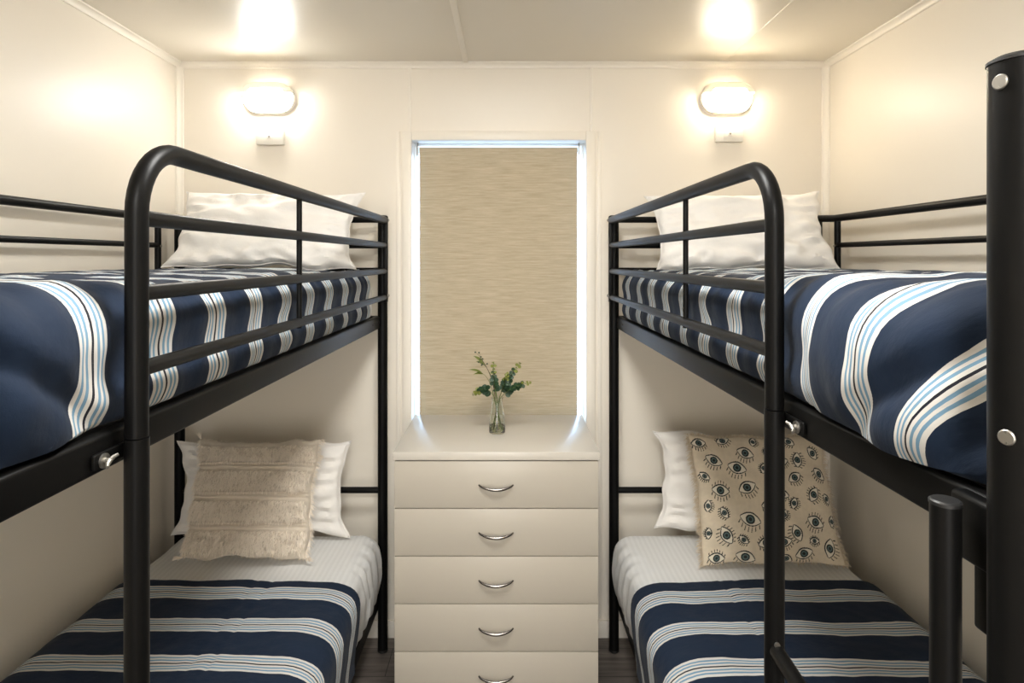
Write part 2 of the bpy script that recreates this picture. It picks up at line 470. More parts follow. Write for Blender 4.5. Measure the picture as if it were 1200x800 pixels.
# ------------------------------------------------------------------ bulkhead wall lamps and switches
def stadium(w, h, n=12):
    """outline of a stadium of full width w and height h"""
    r = h / 2; a = w / 2 - r
    out = []
    for k in range(n + 1):
        t = -pi / 2 + pi * k / n
        out.append((a + r * cos(t), r * sin(t)))
    for k in range(n + 1):
        t = pi / 2 + pi * k / n
        out.append((-a + r * cos(t), r * sin(t)))
    return out
def loft(bm, layers, cx, cz):
    rings = []
    for w, h, y in layers:
        rings.append([bm.verts.new((cx + x, y, cz + z)) for x, z in stadium(w, h)])
    n = len(rings[0])
    for i in range(len(rings) - 1):
        for k in range(n):
            bm.faces.new((rings[i][k], rings[i][(k + 1) % n], rings[i + 1][(k + 1) % n], rings[i + 1][k]))
    bm.faces.new(rings[0]); bm.faces.new(rings[-1])
def lamp(cx, cz, glow, label):
    t = thing('bulkhead_light', label, 'wall lamp', (cx, YB, cz), 'bulkhead lights on the back wall')
    y = YB
    bm = BM(); loft(bm, [(.212, .120, y - .0005), (.214, .122, y - .006), (.214, .122, y - .020), (.208, .116, y - .025)], cx, cz); obj('lamp_base', bm, M['whiteplastic'], t)
    bm = BM(); loft(bm, [(.200, .108, y - .0255), (.198, .106, y - .040), (.188, .096, y - .052), (.168, .078, y - .061), (.13, .046, y - .066)], cx, cz); obj('diffuser', bm, glow, t)
    # louvred eyelid over the upper third
    bm = BM()
    for k, (zz, dep) in enumerate(((.020, .0705), (.0335, .066), (.046, .056))):
        r = .063
        hw = (.217 / 2 - r) + sqrt(max(r * r - zz * zz, 0))
        pts = []
        n = 16
        for i in range(n + 1):
            u = -1 + 2 * i / n
            d = dep * (1 - abs(u) ** 6 * .72)
            pts.append((cx + hw * u, y - d, cz + zz))
        for i in range(n):
            a, b = pts[i], pts[i + 1]
            for (p, q) in ((a, b),):
                hexa(bm, [(p[0], p[1], p[2] - .0012), (q[0], q[1], q[2] - .0012), (q[0], y - .026, q[2] - .0012), (p[0], y - .026, p[2] - .0012),
                          (p[0], p[1] + .0, p[2] + .0042), (q[0], q[1], q[2] + .0042), (q[0], y - .026, q[2] + .0042), (p[0], y - .026, p[2] + .0042)])
    # closed crown of the eyelid behind the louvres
    n = 18; r = .060
    a0 = math.asin(.017 / r)
    outl = [(.047 + r * cos(a0 + (pi / 2 - a0) * i / 10), r * sin(a0 + (pi / 2 - a0) * i / 10)) for i in range(11)]
    outl = outl + [(-x, z) for x, z in reversed(outl)]
    for sc_, ya, yb_ in ((1.0, .0255, .054),):
        v0 = [bm.verts.new((cx + x, y - ya, cz + z)) for x, z in outl]
        v1 = [bm.verts.new((cx + x, y - yb_, cz + z)) for x, z in outl]
        v2 = [bm.verts.new((cx + x * .93, y - yb_ - .008, cz + .017 + (z - .017) * .86)) for x, z in outl]
        for p, q in ((v0, v1), (v1, v2)):
            for i in range(len(outl) - 1):
                bm.faces.new((p[i], p[i + 1], q[i + 1], q[i]))
        bm.faces.new(v2)
    obj('louvre_hood', bm, M['hood'], t)
    for sx in (-1, 1):
        bm = BM(); lathe(bm, [(.004, y - .0252), (.004, y - .029), (.0025, y - .030)], (cx + sx * .0985, 0, cz - .0), 10, 'Y')
        obj('screw', bm, M['steel'], t)
    return t
lamp(-.988, 2.244, M['glow_l'], 'oval white bulkhead wall lamp glowing neutral white, on the back wall above the left bunk')
lamp(.912, 2.244, M['glow_r'], 'oval white bulkhead wall lamp glowing warm yellow, on the back wall above the right bunk')

def switch(cx, cz, label, framed):
    t = thing('light_switch', label, 'switch', (cx, YB, cz), 'light switches under the wall lamps')
    bm = BM(); box(bm, (cx - .057, YB - .022, cz - .034), (cx + .057, YB - .0005, cz + .034), .004, 2); obj('switch_plate', bm, M['whiteplastic'], t)
    if framed:
        bm = BM(); box(bm, (cx - .026, YB - .0245, cz - .022), (cx + .026, YB - .0222, cz + .022), .0015, 2); obj('rocker_surround', bm, M['whiteplastic'], t)
        bm = BM(); box(bm, (cx - .009, YB - .029, cz - .012), (cx + .009, YB - .0247, cz + .008), .0015, 2); bt = obj('rocker', bm, M['whiteplastic'], t)
        yy = YB - .0292
    else:
        bm = BM(); box(bm, (cx - .010, YB - .0265, cz - .010), (cx + .010, YB - .0222, cz + .010), .0015, 2); bt = obj('rocker', bm, M['whiteplastic'], t)
        yy = YB - .0267
    bm = BM(); lathe(bm, [(.0042, 0), (.0042, -.0012), (.002, -.0016)], (cx, yy, cz - .002), 12, 'Y'); obj('indicator_dot', bm, M['steel'], bt)
switch(-.985, 2.088, 'small white switch plate with one grey dot, under the left wall lamp', False)
switch(.925, 2.100, 'small white switch plate with a framed rocker, under the right warm wall lamp', True)

# ------------------------------------------------------------------ chest of drawers
dx0, dx1, dyf, dyb, dz = -.383, .3125, 2.085, 2.583, .931
ch = thing('chest_of_drawers', 'cream laminate chest of five drawers with bow handles standing under the window', 'chest of drawers', ((dx0 + dx1) / 2, (dyf + dyb) / 2, 0))
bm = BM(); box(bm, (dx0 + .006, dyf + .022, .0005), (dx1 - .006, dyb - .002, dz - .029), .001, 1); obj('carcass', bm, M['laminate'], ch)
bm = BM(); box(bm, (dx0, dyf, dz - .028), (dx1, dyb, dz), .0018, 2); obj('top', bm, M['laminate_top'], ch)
zt = dz - .032
cxh = -.0365
for k in range(5):
    z1 = zt - k * .1605; z0 = z1 - .1575
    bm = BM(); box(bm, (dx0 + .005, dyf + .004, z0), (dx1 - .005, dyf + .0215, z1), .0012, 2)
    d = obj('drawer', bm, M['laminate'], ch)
    zc = (z0 + z1) / 2 - .006
    bm = BM()
    pts = []; rad = []
    for i in range(21):
        u = -1 + 2 * i / 20
        pts.append((cxh + .0575 * u, dyf + .003 - .018 * (1 - u * u) ** .6, zc + .005 - .0105 * (1 - u * u)))
        rad.append(.0027 + .0027 * (1 - u * u))
    tube(bm, pts, .004, 10, rad)
    obj('handle', bm, M['chrome'], d)

# ------------------------------------------------------------------ vase and sprigs
vx, vy, vz = -.0365, 2.315, dz
va = thing('glass_vase', 'small clear glass bottle vase of green sprigs standing on the chest of drawers', 'vase', (vx, vy, vz + .0005))
prof_o = [(.026, .0006), (.0295, .004), (.0302, .015), (.029, .045), (.0255, .080), (.0205, .110), (.0195, .122), (.0222, .131), (.0224, .133)]
prof_i = [(.0205, .133), (.0178, .122), (.0188, .110), (.0238, .080), (.0272, .045), (.0282, .015), (.024, .0075), (.004, .007)]
bm = BM()
rings = []
for r, h in prof_o + prof_i:
    rings.append([bm.verts.new((vx + r * cos(2 * pi * k / 36), vy + r * sin(2 * pi * k / 36), vz + h)) for k in range(36)])
for i in range(len(rings) - 1):
    for k in range(36):
        bm.faces.new((rings[i][k], rings[i][(k + 1) % 36], rings[i + 1][(k + 1) % 36], rings[i + 1][k]))
bm.faces.new(rings[0]); bm.faces.new(rings[-1])
obj('vase_body', bm, M['glass'], va)
bm = BM(); lathe(bm, [(.0235, .0079), (.0276, .0155), (.0276, .024), (.0272, .030)], (vx, vy, vz), 30); obj('water', bm, M['water'], va)

def leaf(bm, p, d, up, L, W, cup=.15, droop=0.0, n=6, round_=False):
    """a leaf blade with thickness-free folded mid rib, from p along d"""
    d = Vector(d).normalized(); up = Vector(up)
    sd = d.cross(up)
    if sd.length < 1e-3: sd = d.cross(Vector((1, 0, 0)))
    sd.normalize(); nu = sd.cross(d).normalized()
    rows = []
    for i in range(n + 1):
        t = i / n
        w = W * (sqrt(max(0, 1 - (2 * t - 1) ** 2)) if round_ else sin(pi * t ** .75) ** .9) * .5
        w = max(w, W * .02)
        c = Vector(p) + d * (L * t) - Vector((0, 0, 1)) * (droop * L * t * t)
        rows.append([bm.verts.new(c - sd * w + nu * (cup * w)), bm.verts.new(c), bm.verts.new(c + sd * w + nu * (cup * w))])
    for i in range(n):
        for k in range(2):
            bm.faces.new((rows[i][k], rows[i][k + 1], rows[i + 1][k + 1], rows[i + 1][k]))
    return bm

def bez(p0, p1, p2, n=14):
    p0, p1, p2 = Vector(p0), Vector(p1), Vector(p2)
    return [p0 * (1 - t) ** 2 + p1 * 2 * t * (1 - t) + p2 * t * t for t in [i / n for i in range(n + 1)]]

VB = Vector((vx, vy, vz))
TAKEN = []
def sprig(name, label, base_off, neck_off, mid, tip, kind, seed, nl=9, size=.026):
    """stem from the water through the neck to the tip, leaves along the upper half"""
    rnd = random.Random(seed)
    p0 = VB + Vector(base_off); pn = VB + Vector(neck_off); pm = VB + Vector(mid); pt = VB + Vector(tip)
    path = [p0.lerp(pn, t / 5) for t in range(5)] + bez(pn, pm, pt, 14)
    others = [q for l_, pp in PATHS.items() if l_ != label for q in pp]
    t = thing(name, label, 'sprig', p0)
    bm = BM(); n = len(path)
    tube(bm, path, .0013, 7, [.0017 - .0011 * i / n for i in range(n)])
    obj('stem', bm, M['twig'] if kind == 'berry' else M['stem'], t)
    up = path[5:]
    if kind == 'coin':
        for part, f0, f1, mt in (('leaves', .26, .80, M['leaf']), ('young_leaves', .80, 1.0, M['leaf_light'])):
            bm = BM()
            for k in range(nl if part == 'leaves' else 4):
                f = f0 + (f1 - f0) * k / max(1, (nl if part == 'leaves' else 4) - 1)
                i = min(int(f * (len(up) - 1)), len(up) - 2)
                c = up[i].lerp(up[i + 1], f * (len(up) - 1) - i)
                tg = (up[i + 1] - up[i]).normalized()
                a = k * 1.57 + rnd.uniform(-.4, .4)
                s1 = tg.cross(Vector((0, 1, 0))).normalized(); s2 = tg.cross(s1)
                sz = size * (1.08 - .62 * f) * rnd.uniform(.8, 1.15)
                for sg in (1, -1):
                    lc_ = c + (s1 * cos(a) + s2 * sin(a)) * (sg * sz * .5)
                    if any((lc_ - q).length < sz * .56 for q in others): continue
                    if any((c + (s1 * cos(a) + s2 * sin(a)) * (sg * sz * .5) - q).length < (sz + w_) * .40 for q, w_, o_ in TAKEN if o_ != label): continue
                    TAKEN.append((c + (s1 * cos(a) + s2 * sin(a)) * (sg * sz * .5), sz, label))
                    dd = (s1 * cos(a) + s2 * sin(a)) * sg + tg * .35
                    leaf(bm, c, dd, Vector((rnd.uniform(-.5, .5), -1, rnd.uniform(0, .8))), sz, sz * .92, .22, .1, 7, True)
            obj(part, bm, mt, t, recalc=False)
    elif kind == 'long':
        bm = BM()
        for c, dd, L in ((up[-1], (pt - pm).normalized(), .060), (up[-2], (pt - pm).normalized() + Vector((0, -.25, -.2)), .044)):
            leaf(bm, c, dd, (0, -.45, 1), L, .0150, .3, .25, 9)
        obj('leaves', bm, M['leaf_long'], t, recalc=False)
    elif kind == 'berry':
        bm = BM()
        tips = []
        for k in range(9):
            i = len(up) - 1 - (k % 5)
            q = up[i] + Vector((rnd.uniform(-.020, .014), rnd.uniform(-.008, .008), rnd.uniform(.0, .018)))
            tube(bm, [up[i], up[i].lerp(q, .6) + Vector((0, 0, .002)), q], .0005, 5)
            tips.append(q)
        obj('twigs', bm, M['twig'], t)
        for q in tips:
            bm = BM(); bmesh.ops.create_icosphere(bm, subdivisions=2, radius=.0034, matrix=Matrix.Translation(q)); obj('berry', bm, M['berry'], t)
    return t
def tw(i, n=8):
    """stems cross in the vase like a twisted bundle, none touching another"""
    th = 2 * pi * i / n
    return (.0200 * cos(th + 2.5), .0200 * sin(th + 2.5), .0085), (.0105 * cos(th), .0105 * sin(th), .127)
specs = [
    ('eucalyptus_sprig', 'eucalyptus sprig with round leaves, furthest right in the vase, reaching sideways', (.046, -.012, .178), (.112, -.022, .178), 'coin', 3, 13, .021, 0),
    ('eucalyptus_sprig', 'eucalyptus sprig with round leaves rising upright to the right in the vase', (.030, .020, .19), (.078, .018, .236), 'coin', 4, 13, .022, 1),
    ('leafy_sprig', 'sprig ending in a long pale leaf, upper left beside the berries', (-.014, .030, .21), (-.048, .040, .232), 'long', 10, 0, 0, 2),
    ('berry_sprig', 'thin brown sprig tipped with small dark berries, top left in the vase', (-.014, .008, .215), (-.058, -.004, .262), 'berry', 11, 0, 0, 3),
    ('leafy_sprig', 'sprig ending in one long pointed olive leaf, lower left in the vase', (-.024, -.004, .205), (-.050, -.010, .207), 'long', 9, 0, 0, 4),
    ('eucalyptus_sprig', 'dark eucalyptus sprig bending low over the left of the vase neck', (-.034, -.022, .195), (-.080, -.030, .140), 'coin', 5, 13, .022, 5),
    ('eucalyptus_sprig', 'short dense eucalyptus sprig standing in the middle of the vase', (-.012, -.026, .17), (-.012, -.030, .246), 'coin', 6, 13, .021, 6),
    ('eucalyptus_sprig', 'short eucalyptus sprig with dark leaves between middle and right of the vase', (.020, -.026, .17), (.036, -.040, .212), 'coin', 8, 12, .021, 7),
]
PATHS = {}
for nm, lb, mid, tip, kind, seed, nl, size, i in specs:
    PATHS[lb] = bez(VB + Vector(tw(i)[1]), VB + Vector(mid), VB + Vector(tip) * 1.0 + (Vector(tip) * .08), 24)[2:]
for nm, lb, mid, tip, kind, seed, nl, size, i in specs:
    b0, nk = tw(i)
    tip = tuple(q * 1.08 for q in tip)
    sprig(nm, lb, b0, nk, mid, tip, kind, seed, nl, size * 1.12)

# ------------------------------------------------------------------ bunk beds
SL = .010
class Bed:
    def __init__(s, side, A0, yn):
        s.s = side; s.A0 = A0; s.yn = yn           # side -1 left, +1 right
    def P(s, u, y, z):
        return Vector((s.s * (s.A0 + SL * (2.48 - y) + u), y, z))
YH, YF, W = 2.50, .542, .830
UP = .013
Z1, Z2, Z3, Z4 = 1.734, 1.634, 1.531, 1.427
ZR0, ZR1 = 1.301, 1.350
YST = .592

def pbar(bm, B, u0, u1, y0, y1, z0, z1, bevel=.003):
    P = B.P
    hexa(bm, [P(u0, y0, z0), P(u1, y0, z0), P(u1, y1, z0), P(u0, y1, z0), P(u0, y0, z1), P(u1, y0, z1), P(u1, y1, z1), P(u0, y1, z1)], bevel, 3)

def bolt(B, parent, u, y, z, d, r=.0075, name='bolt'):
    """round bolt head facing the aisle (d=-1 along u)"""
    bm = BM()
    c = B.P(u, y, z); ax = Vector((B.s * d, 0, 0))
    tube(bm, [c, c + ax * .0025, c + ax * .004], r, 16, [r, r, r * .8])
    tube(bm, [c + ax * .0035, c + ax * .0065], r * .55, 6)
    return obj(name, bm, M['steel'], parent)

def bunk(side, A0, yn, YST, label):
    B = Bed(side, A0, yn); P = B.P
    root = thing('bunk_bed', label, 'bunk bed', P(W / 2, (YH + YF) / 2, 0))
    # four corner posts with caps
    for u, y, r in ((UP, YH, .0195), (W, YH, .0195), (UP, YF, .0255), (W, YF, .0195)):
        bm = BM(); tube(bm, [P(u, y, .012), P(u, y, .8), P(u, y, 1.748)], r, 24)
        po = obj('post', bm, M['black'], root)
        bm = BM(); tube(bm, [P(u, y, 1.7485), P(u, y, 1.751), P(u, y, 1.7545)], r + .001, 24, [r + .001, r + .001, r * .8], dome=False); obj('post_cap', bm, M['blackflat'], po)
        bm = BM(); tube(bm, [P(u, y, .0005), P(u, y, .006), P(u, y, .013)], r, 24, [r * .8, r + .001, r + .001]); obj('foot_cap', bm, M['blackflat'], po)
    # head and foot boards
    for y, nm in ((YH, 'headboard'), (YF, 'footboard')):
        bm = BM(); pbar(bm, B, UP, W, y - .012, y + .012, ZR0 - .0, ZR1, .004)
        hb = obj(nm, bm, M['black'], root)
        for z in (Z1 + .003, Z2, Z3 + .001, .650):
            if nm == 'footboard' and z < 1: continue
            bm = BM(); tube(bm, [P(UP, y, z), P(W, y, z)], .0125, 14); obj('crossbar', bm, M['black'], hb)
        bm = BM(); pbar(bm, B, UP, W, y - .012, y + .012, .178, .236, .004); obj('lower_end_rail', bm, M['black'], hb)
    # side rails with the inner flange the base rests on
    for u0, u1, fl in ((.021, .046, .091), (W - .012, W + .012, W - .05)):
        bm = BM(); pbar(bm, B, u0, u1, YF + .012, YH - .012, ZR0, ZR1, .006)
        pbar(bm, B, min(u1 - .006, fl), max(fl, u0 + .006), YF + .012, YH - .012, 1.3335, 1.3402, .0)
        obj('upper_side_rail', bm, M['black'], root)
        bm = BM(); pbar(bm, B, u0 + .006, u1 + .006, YF + .012, YH - .012, .176, .236, .006); obj('lower_side_rail', bm, M['black'], root)
    for nm, z in (('upper_slat_base', 1.334), ('lower_slat_base', .212)):
        bm = BM()
        for k in range(23):
            y = YF + .03 + k * .083
            tube(bm, [P(.045, y, z), P(W - .015, y, z)], .0055, 6)
        for k in range(1, 5):
            u = .045 + (W - .06) * k / 5
            tube(bm, [P(u, YF + .01, z - .011), P(u, YH - .01, z - .011)], .0055, 6)
        obj(nm, bm, M['black'], root)
    # aisle guard: top tube bending down into the leg
    R = .095
    pts = [P(0, YH - .022, Z1)] + [P(0, YH - .022 + (yn + R - (YH - .022)) * t / 6, Z1) for t in range(1, 6)]
    for k in range(11):
        a = radians(90 * k / 10)
        pts.append(P(0, yn + R - R * sin(a), Z1 - R + R * cos(a)))
    pts += [P(0, yn, 1.55), P(0, yn, 1.336)]
    bm = BM(); tube(bm, pts, .0148, 20)
    g = obj('guard_rail', bm, M['black'], root)
    for z in (Z2, Z3, Z4):
        bm = BM(); tube(bm, [P(0, YH - .022, z), P(0, yn + .4, z), P(0, yn + .008, z)], .0112, 16); obj('rail', bm, M['black'], g)
    bm = BM(); tube(bm, [P(0, 1.487, Z1 - .004), P(0, 1.487, Z4 - .014)], .0066, 12); obj('upright', bm, M['black'], g)
    bm = BM(); pbar(bm, B, -.012, .004, YH - .033, YH - .012, Z4 - .02, Z1 + .016, .003); eb = obj('end_bracket', bm, M['black'], g)
    bolt(B, eb, -.012, YH - .022, Z1, -1); bolt(B, eb, -.012, YH - .022, Z4 + .006, -1)
    # bolts through the side rail by the head post
    for y in (2.46, 2.36):
        bm = BM(); c = P(.021, y, 1.328); tube(bm, [c, c + Vector((-side * .002, 0, 0))], .004, 10); obj('bolt', bm, M['blackflat'], root)
    # ladder: near leg, stub leg, rungs
    rl = .0150
    bm = BM(); tube(bm, [P(0, yn, .013), P(0, yn, .7), P(0, yn, 1.3345)], rl + .0006, 20)
    lg = obj('ladder_leg', bm, M['black'], root)
    bm = BM(); tube(bm, [P(0, yn, .0005), P(0, yn, .014)], rl + .002, 20); obj('foot_cap', bm, M['blackflat'], lg)
    bm = BM(); pbar(bm, B, .014, .020, yn - .064, yn + .01, 1.310, 1.330, .002); tb = obj('clamp_plate', bm, M['black'], lg)
    yb, zb = yn - .048, 1.319
    bm = BM(); c = P(.0138, yb, zb); ax = Vector((-side, 0, 0))
    tube(bm, [c, c + ax * .003], .0095, 20); tube(bm, [c + ax * .003, c + ax * .008], .0045, 10)
    wv = obj('washer', bm, M['steel'], lg)
    bm = BM()
    for sg in (1, -1):
        a = c + ax * .008; tube(bm, [a, a + Vector((0, sg * .006, sg * .003)) + ax * .001, a + Vector((0, sg * .011, sg * .005)) + ax * .004], .003, 8, [.0032, .0028, .0022])
    obj('wing_nut', bm, M['steel'], lg)
    bm = BM(); tube(bm, [P(-.019, YST, .013), P(-.019, YST, .7), P(-.019, YST, 1.344)], .0130, 20)
    ls = obj('ladder_leg', bm, M['black'], root)
    bm = BM(); tube(bm, [P(-.019, YST, 1.3443), P(-.019, YST, 1.3475), P(-.019, YST, 1.349)], rl, 20, [.0138, .0138, .0120]); obj('leg_cap', bm, M['chrome'] if False else M['blackflat'], ls)
    bm = BM(); tube(bm, [P(-.019, YST, .0005), P(-.019, YST, .014)], rl + .002, 20); obj('foot_cap', bm, M['blackflat'], ls)
    for z in (.951, .68, .41):
        bm = BM(); tube(bm, [P(-.001, yn - .012, z), P(-.018, YST + .012, z)], .0118, 16)
        rg = obj('rung', bm, M['black'], root)
        bm = BM(); tube(bm, [P(-.003, yn - .0155, z + .0125), P(-.003, yn - .0185, z + .0125)], .0045, 10); obj('screw', bm, M['steel'], rg)
    # foot corner gusset and clamp
    bm = BM(); pbar(bm, B, .0015, .0195, YF + .014, YF + .074, 1.288, 1.352, .005)
    pbar(bm, B, .0035, .0190, YF + .016, YF + .046, 1.230, 1.300, .004); obj('corner_bracket', bm, M['black'], root)
    for z, dd in ((Z1 - .004, (-side * .97, -.25, 0)), (Z4 - .002, (-side * .90, -.43, 0))):
        dv = Vector(dd).normalized(); c = P(UP, YF, z) + dv * .0252
        bm = BM(); tube(bm, [c, c + dv * .0012, c + dv * .0020, c + dv * .0020, c + dv * .0006], .0066, 20, [.0068, .0068, .0058, .0038, .0032]); obj('bolt', bm, M['steel'], root)
    # wall side guard
    bm = BM(); pts = [P(W - .004, YF + .02, Z1), P(W - .004, 1.2, Z1), P(W - .004, 2.36, Z1 - .001), P(W - .004, 2.44, Z1 + .004), P(W - .004, YH - .02, Z1 + .006)]
    tube(bm, pts, .0135, 14); wg = obj('wall_guard_rail', bm, M['black'], root)
    for z in (Z2 - .003, Z3):
        bm = BM(); tube(bm, [P(W - .004, YF + .02, z), P(W - .004, 2.335, z)], .0095, 12); obj('rail', bm, M['black'], wg)
    for y in (2.340, .70):
        bm = BM(); tube(bm, [P(W - .004, y, Z1 - .008), P(W - .004, y, 1.345)], .0115, 12); up = obj('upright', bm, M['black'], wg)
        bm = BM(); tube(bm, [P(W - .0155, y, 1.628), P(W - .018, y, 1.628)], .0045, 8); obj('screw', bm, M['steel'], up)
    return B

BL = bunk(-1, .487, .845, .572, 'black tubular metal bunk bed along the left wall')
BR = bunk(1, .418, 1.005, .592, 'black tubular metal bunk bed along the right wall')

# ------------------------------------------------------------------ soft things
def smooth(a, b, x):
    t = min(1, max(0, (x - a) / (b - a))); return t * t * (3 - 2 * t)

def shell(bm, B, y0, y1, ny, prof, disp, endroll, uvf, foot_r=.05, cap_head=False, head_r=0.0, zmin=None):
    """prof: list of (u, z, nu, nz, p); disp(i_prof, y)-> (du, dz) extra; rows along y"""
    uvl = bm.loops.layers.uv.new('UVMap')
    rows = []
    ys = []
    nf = 6
    for k in range(nf + 1):
        a = radians(90 * (1 - k / nf))
        ys.append((y0 + foot_r - foot_r * sin(a), foot_r * (1 - cos(a))))
    for k in range(1, ny + 1):
        ys.append((y0 + foot_r + (y1 - head_r - y0 - foot_r) * k / ny, 0.0))
    nh = 5
    for k in range(1, nh + 1):
        a = radians(90 * k / nh)
        ys.append((y1 - head_r + head_r * sin(a), endroll * (1 - cos(a))))
    uvs = {}
    for y, ins in ys:
        row = []
        for (u, z, nu, nz, p) in prof:
            du, dz, dy = disp(u, z, nu, nz, p, y)
            uu = u + du - nu * ins; zz = z + (dz - nz * ins if nz >= 0 else 0)
            if zmin is not None: zz = max(zz, zmin)
            v = bm.verts.new(B.P(uu, y + dy, zz))
            uvs[v] = uvf(u, z, p, y)
            row.append(v)
        rows.append(row)
    for i in range(len(rows) - 1):
        for k in range(len(prof) - 1):
            bm.faces.new((rows[i][k], rows[i][k + 1], rows[i + 1][k + 1], rows[i + 1][k]))
    end = bm.faces.new(rows[0]) if foot_r else None
    if cap_head: bm.faces.new(rows[-1])
    for f in bm.faces:
        for l in f.loops:
            l[uvl].uv = uvs[l.vert] if f is not end else (uvs[l.vert][0], 0.0)
    return rows

def profile(uw, ua, zt, zbw, zba, r, r2, n_top=60, n_side=22, crown=0.0, na=9, lip=0.0):
    """wall-side bottom -> over the top -> aisle-side bottom, tucked under; arc length p"""
    pts = []
    for k in range(10):
        pts.append((uw, zbw + (zt - r - zbw) * k / 10, 1, 0))
    for k in range(na + 1):
        a = radians(90 * k / na); pts.append((uw - r + r * cos(a), zt - r + r * sin(a), cos(a), sin(a)))
    for k in range(1, n_top):
        t = k / n_top; pts.append((uw - r + (ua + r - uw + r) * t, zt + crown * 4 * t * (1 - t), 0, 1))
    for k in range(na + 1):
        a = radians(90 * k / na); pts.append((ua + r - r * sin(a), zt - r + r * cos(a), -sin(a), cos(a)))
    for k in range(1, n_side):
        t = k / n_side; pts.append((ua, zt - r + (zba + r2 - zt + r) * t, -1, 0))
    for k in range(na):
        a = radians(90 * k / (na - 1)); pts.append((ua + r2 - r2 * cos(a), zba + r2 - r2 * sin(a), -cos(a), -sin(a)))
    if lip:
        pts.append((ua + r2 + (lip - ua - r2) * .5, zba, 0, -1)); pts.append((lip, zba, 0, -1))
    out = []; p = 0; prev = None
    for (u, z, a, b) in pts:
        if prev: p += sqrt((u - prev[0]) ** 2 + (z - prev[1]) ** 2)
        prev = (u, z); out.append((u, z, a, b, p))
    return out

def mattress(B, z0, z1, u0, u1, y0, y1, label, bulge, seed, yq=None):
    bm = BM()
    r = .05
    prof = profile(u1, u0, z1, z0, z0, r, .03, 40, 14)
    def disp(u, z, nu, nz, p, y):
        w = .004 * fnoise(u * 7, y * 7, z * 7 + seed) + .0025 * fnoise(u * 19, y * 15, z * 19 + seed)
        side = smooth(u0 + .12, u0, u)
        low = smooth(z0, z0 + .03, z)
        du = nu * w; dz = nz * w * low
        if bulge:
            m = smooth(1.15, 1.4, y)
            du -= bulge * m * side * (.55 + .45 * sin(pi * min(1, max(0, (z - z0) / (z1 - z0)))))
            # gathered pleats of the sheet on the aisle side
            du += side * smooth(2.06, 2.2, y) * .006 * sin(y * 95 + 9 * (z - z0) + 2 * fnoise(y * 6, z * 6, seed))
        if yq:
            du -= .056 * smooth(yq + .004, yq + .030, y) * side
        return du, dz, 0
    shell(bm, B, y0, y1, 90 if not yq else 160, prof, disp, .04, lambda u, z, p, y: (p, y), .04, True, .04, z0)
    o = obj('mattress', bm, M['sheet'])
    return tag(o, label, 'mattress')

mattress(BL, 1.343, 1.500, .095, .775, .62, 2.462, 'mattress in a white sheet on the upper left bunk, white at the pillow end', 0, 1, 2.335)
mattress(BR, 1.343, 1.500, .095, .775, .62, 2.474, 'mattress in a white sheet on the upper right bunk, white at the pillow end', 0, 2, 2.385)
mattress(BL, .242, .500, .045, .80, .60, 2.455, 'mattress in a satin striped white sheet on the lower left bunk', .042, 3)
mattress(BR, .242, .500, .045, .80, .60, 2.455, 'mattress in a satin striped white sheet on the lower right bunk', .048, 4)

def duvet_upper(B, y1, label, seed, phase, right):
    bm = BM()
    zt, zb, ua = 1.541, 1.3535, .0315
    prof = profile(.798, ua, zt, 1.36, zb, .055, .010, 64, 34, .006, 9, .087)
    yn = B.yn
    def disp(u, z, nu, nz, p, y):
        topw = max(0, nz); sidew = smooth(.10, .04, u)
        w = .006 * fnoise(u * 5, y * 5, seed) + .0045 * fnoise(u * 13, y * 11, z * 13 + seed) + .002 * fnoise(u * 30, y * 26, z * 30 + seed)
        # puckers that run round the section, a few per stripe
        pk = .0032 * sin(y * 2 * pi / .088 + 2.2 * fnoise(y * 4, p * 3, seed + 5) + 1.5 * fnoise(p * 5, y * 2, seed))
        w += pk * (.35 * topw + .9 * sidew)
        du = nu * w * (.6 if u < .1 else 1); dz = nz * w
        press = smooth(2.02, 2.15, y) * topw * smooth(.06, .13, u)
        dz = dz * (1 - .85 * press) - .024 * press
        # two soft rolls either side of the lowest guard tube
        h = (z - zb) / (zt - zb)
        roll = (.010 + .006 * fnoise(y * 7, 2, seed)) * exp(-((z - 1.478) / .032) ** 2) + (.010 + .006 * fnoise(y * 7, 5, seed)) * exp(-((z - 1.386) / .026) ** 2) - .002
        gap = smooth(yn + .02, yn - .22, y) * smooth(.60, .68, y)
        du -= sidew * roll * (1 - gap) * .8
        bel = max(0.0, sin(pi * min(1, max(0, (z - 1.335) / .215)))) ** .8
        du -= sidew * gap * (.052 if right else .038) * bel * (1 + .35 * fnoise(y * 9, z * 8, seed + 2))
        dz += .011 * smooth(yn + .25, yn - .15, y) * topw
        dz -= sidew * gap * .010 * smooth(.3, .0, h)
        # deep slanting folds near the foot
        if y < 1.0:
            t = (y - .60) * 5 + (z - 1.36) * 7.5
            f = smooth(.93, .72, y) * sidew
            du += f * .016 * exp(-((t - 1.05) / .16) ** 2)
            du += f * .010 * exp(-((t - .35) / .14) ** 2)
        return du, dz, 0
    def uvf(u, z, p, y):
        v = y + phase
        sidew = smooth(.12, .03, u)
        hh = smooth(1.545, 1.37, z)
        # the cloth swings round the corner towards the foot
        v -= sidew * smooth(.80, .62, y) * (1.50 - z) * (1.15 if right else .18)
        v += .012 * fnoise(y * 5, p * 4, seed + 9) + (0 if right else .030 * smooth(.76, .62, y))
        v += sidew * (.0025 * sin((z - 1.42) * 40 + 3 * fnoise(y * 4, 1, seed)) + .012 * fnoise(z * 14, y * 6, seed + 4))
        return (p, v)
    shell(bm, B, .575, y1, 190, prof, disp, .005, uvf, .05, False, .006, 1.3525)
    o = obj('quilt', bm, M['quilt'])
    return tag(o, label, 'quilt', 'navy striped quilts')
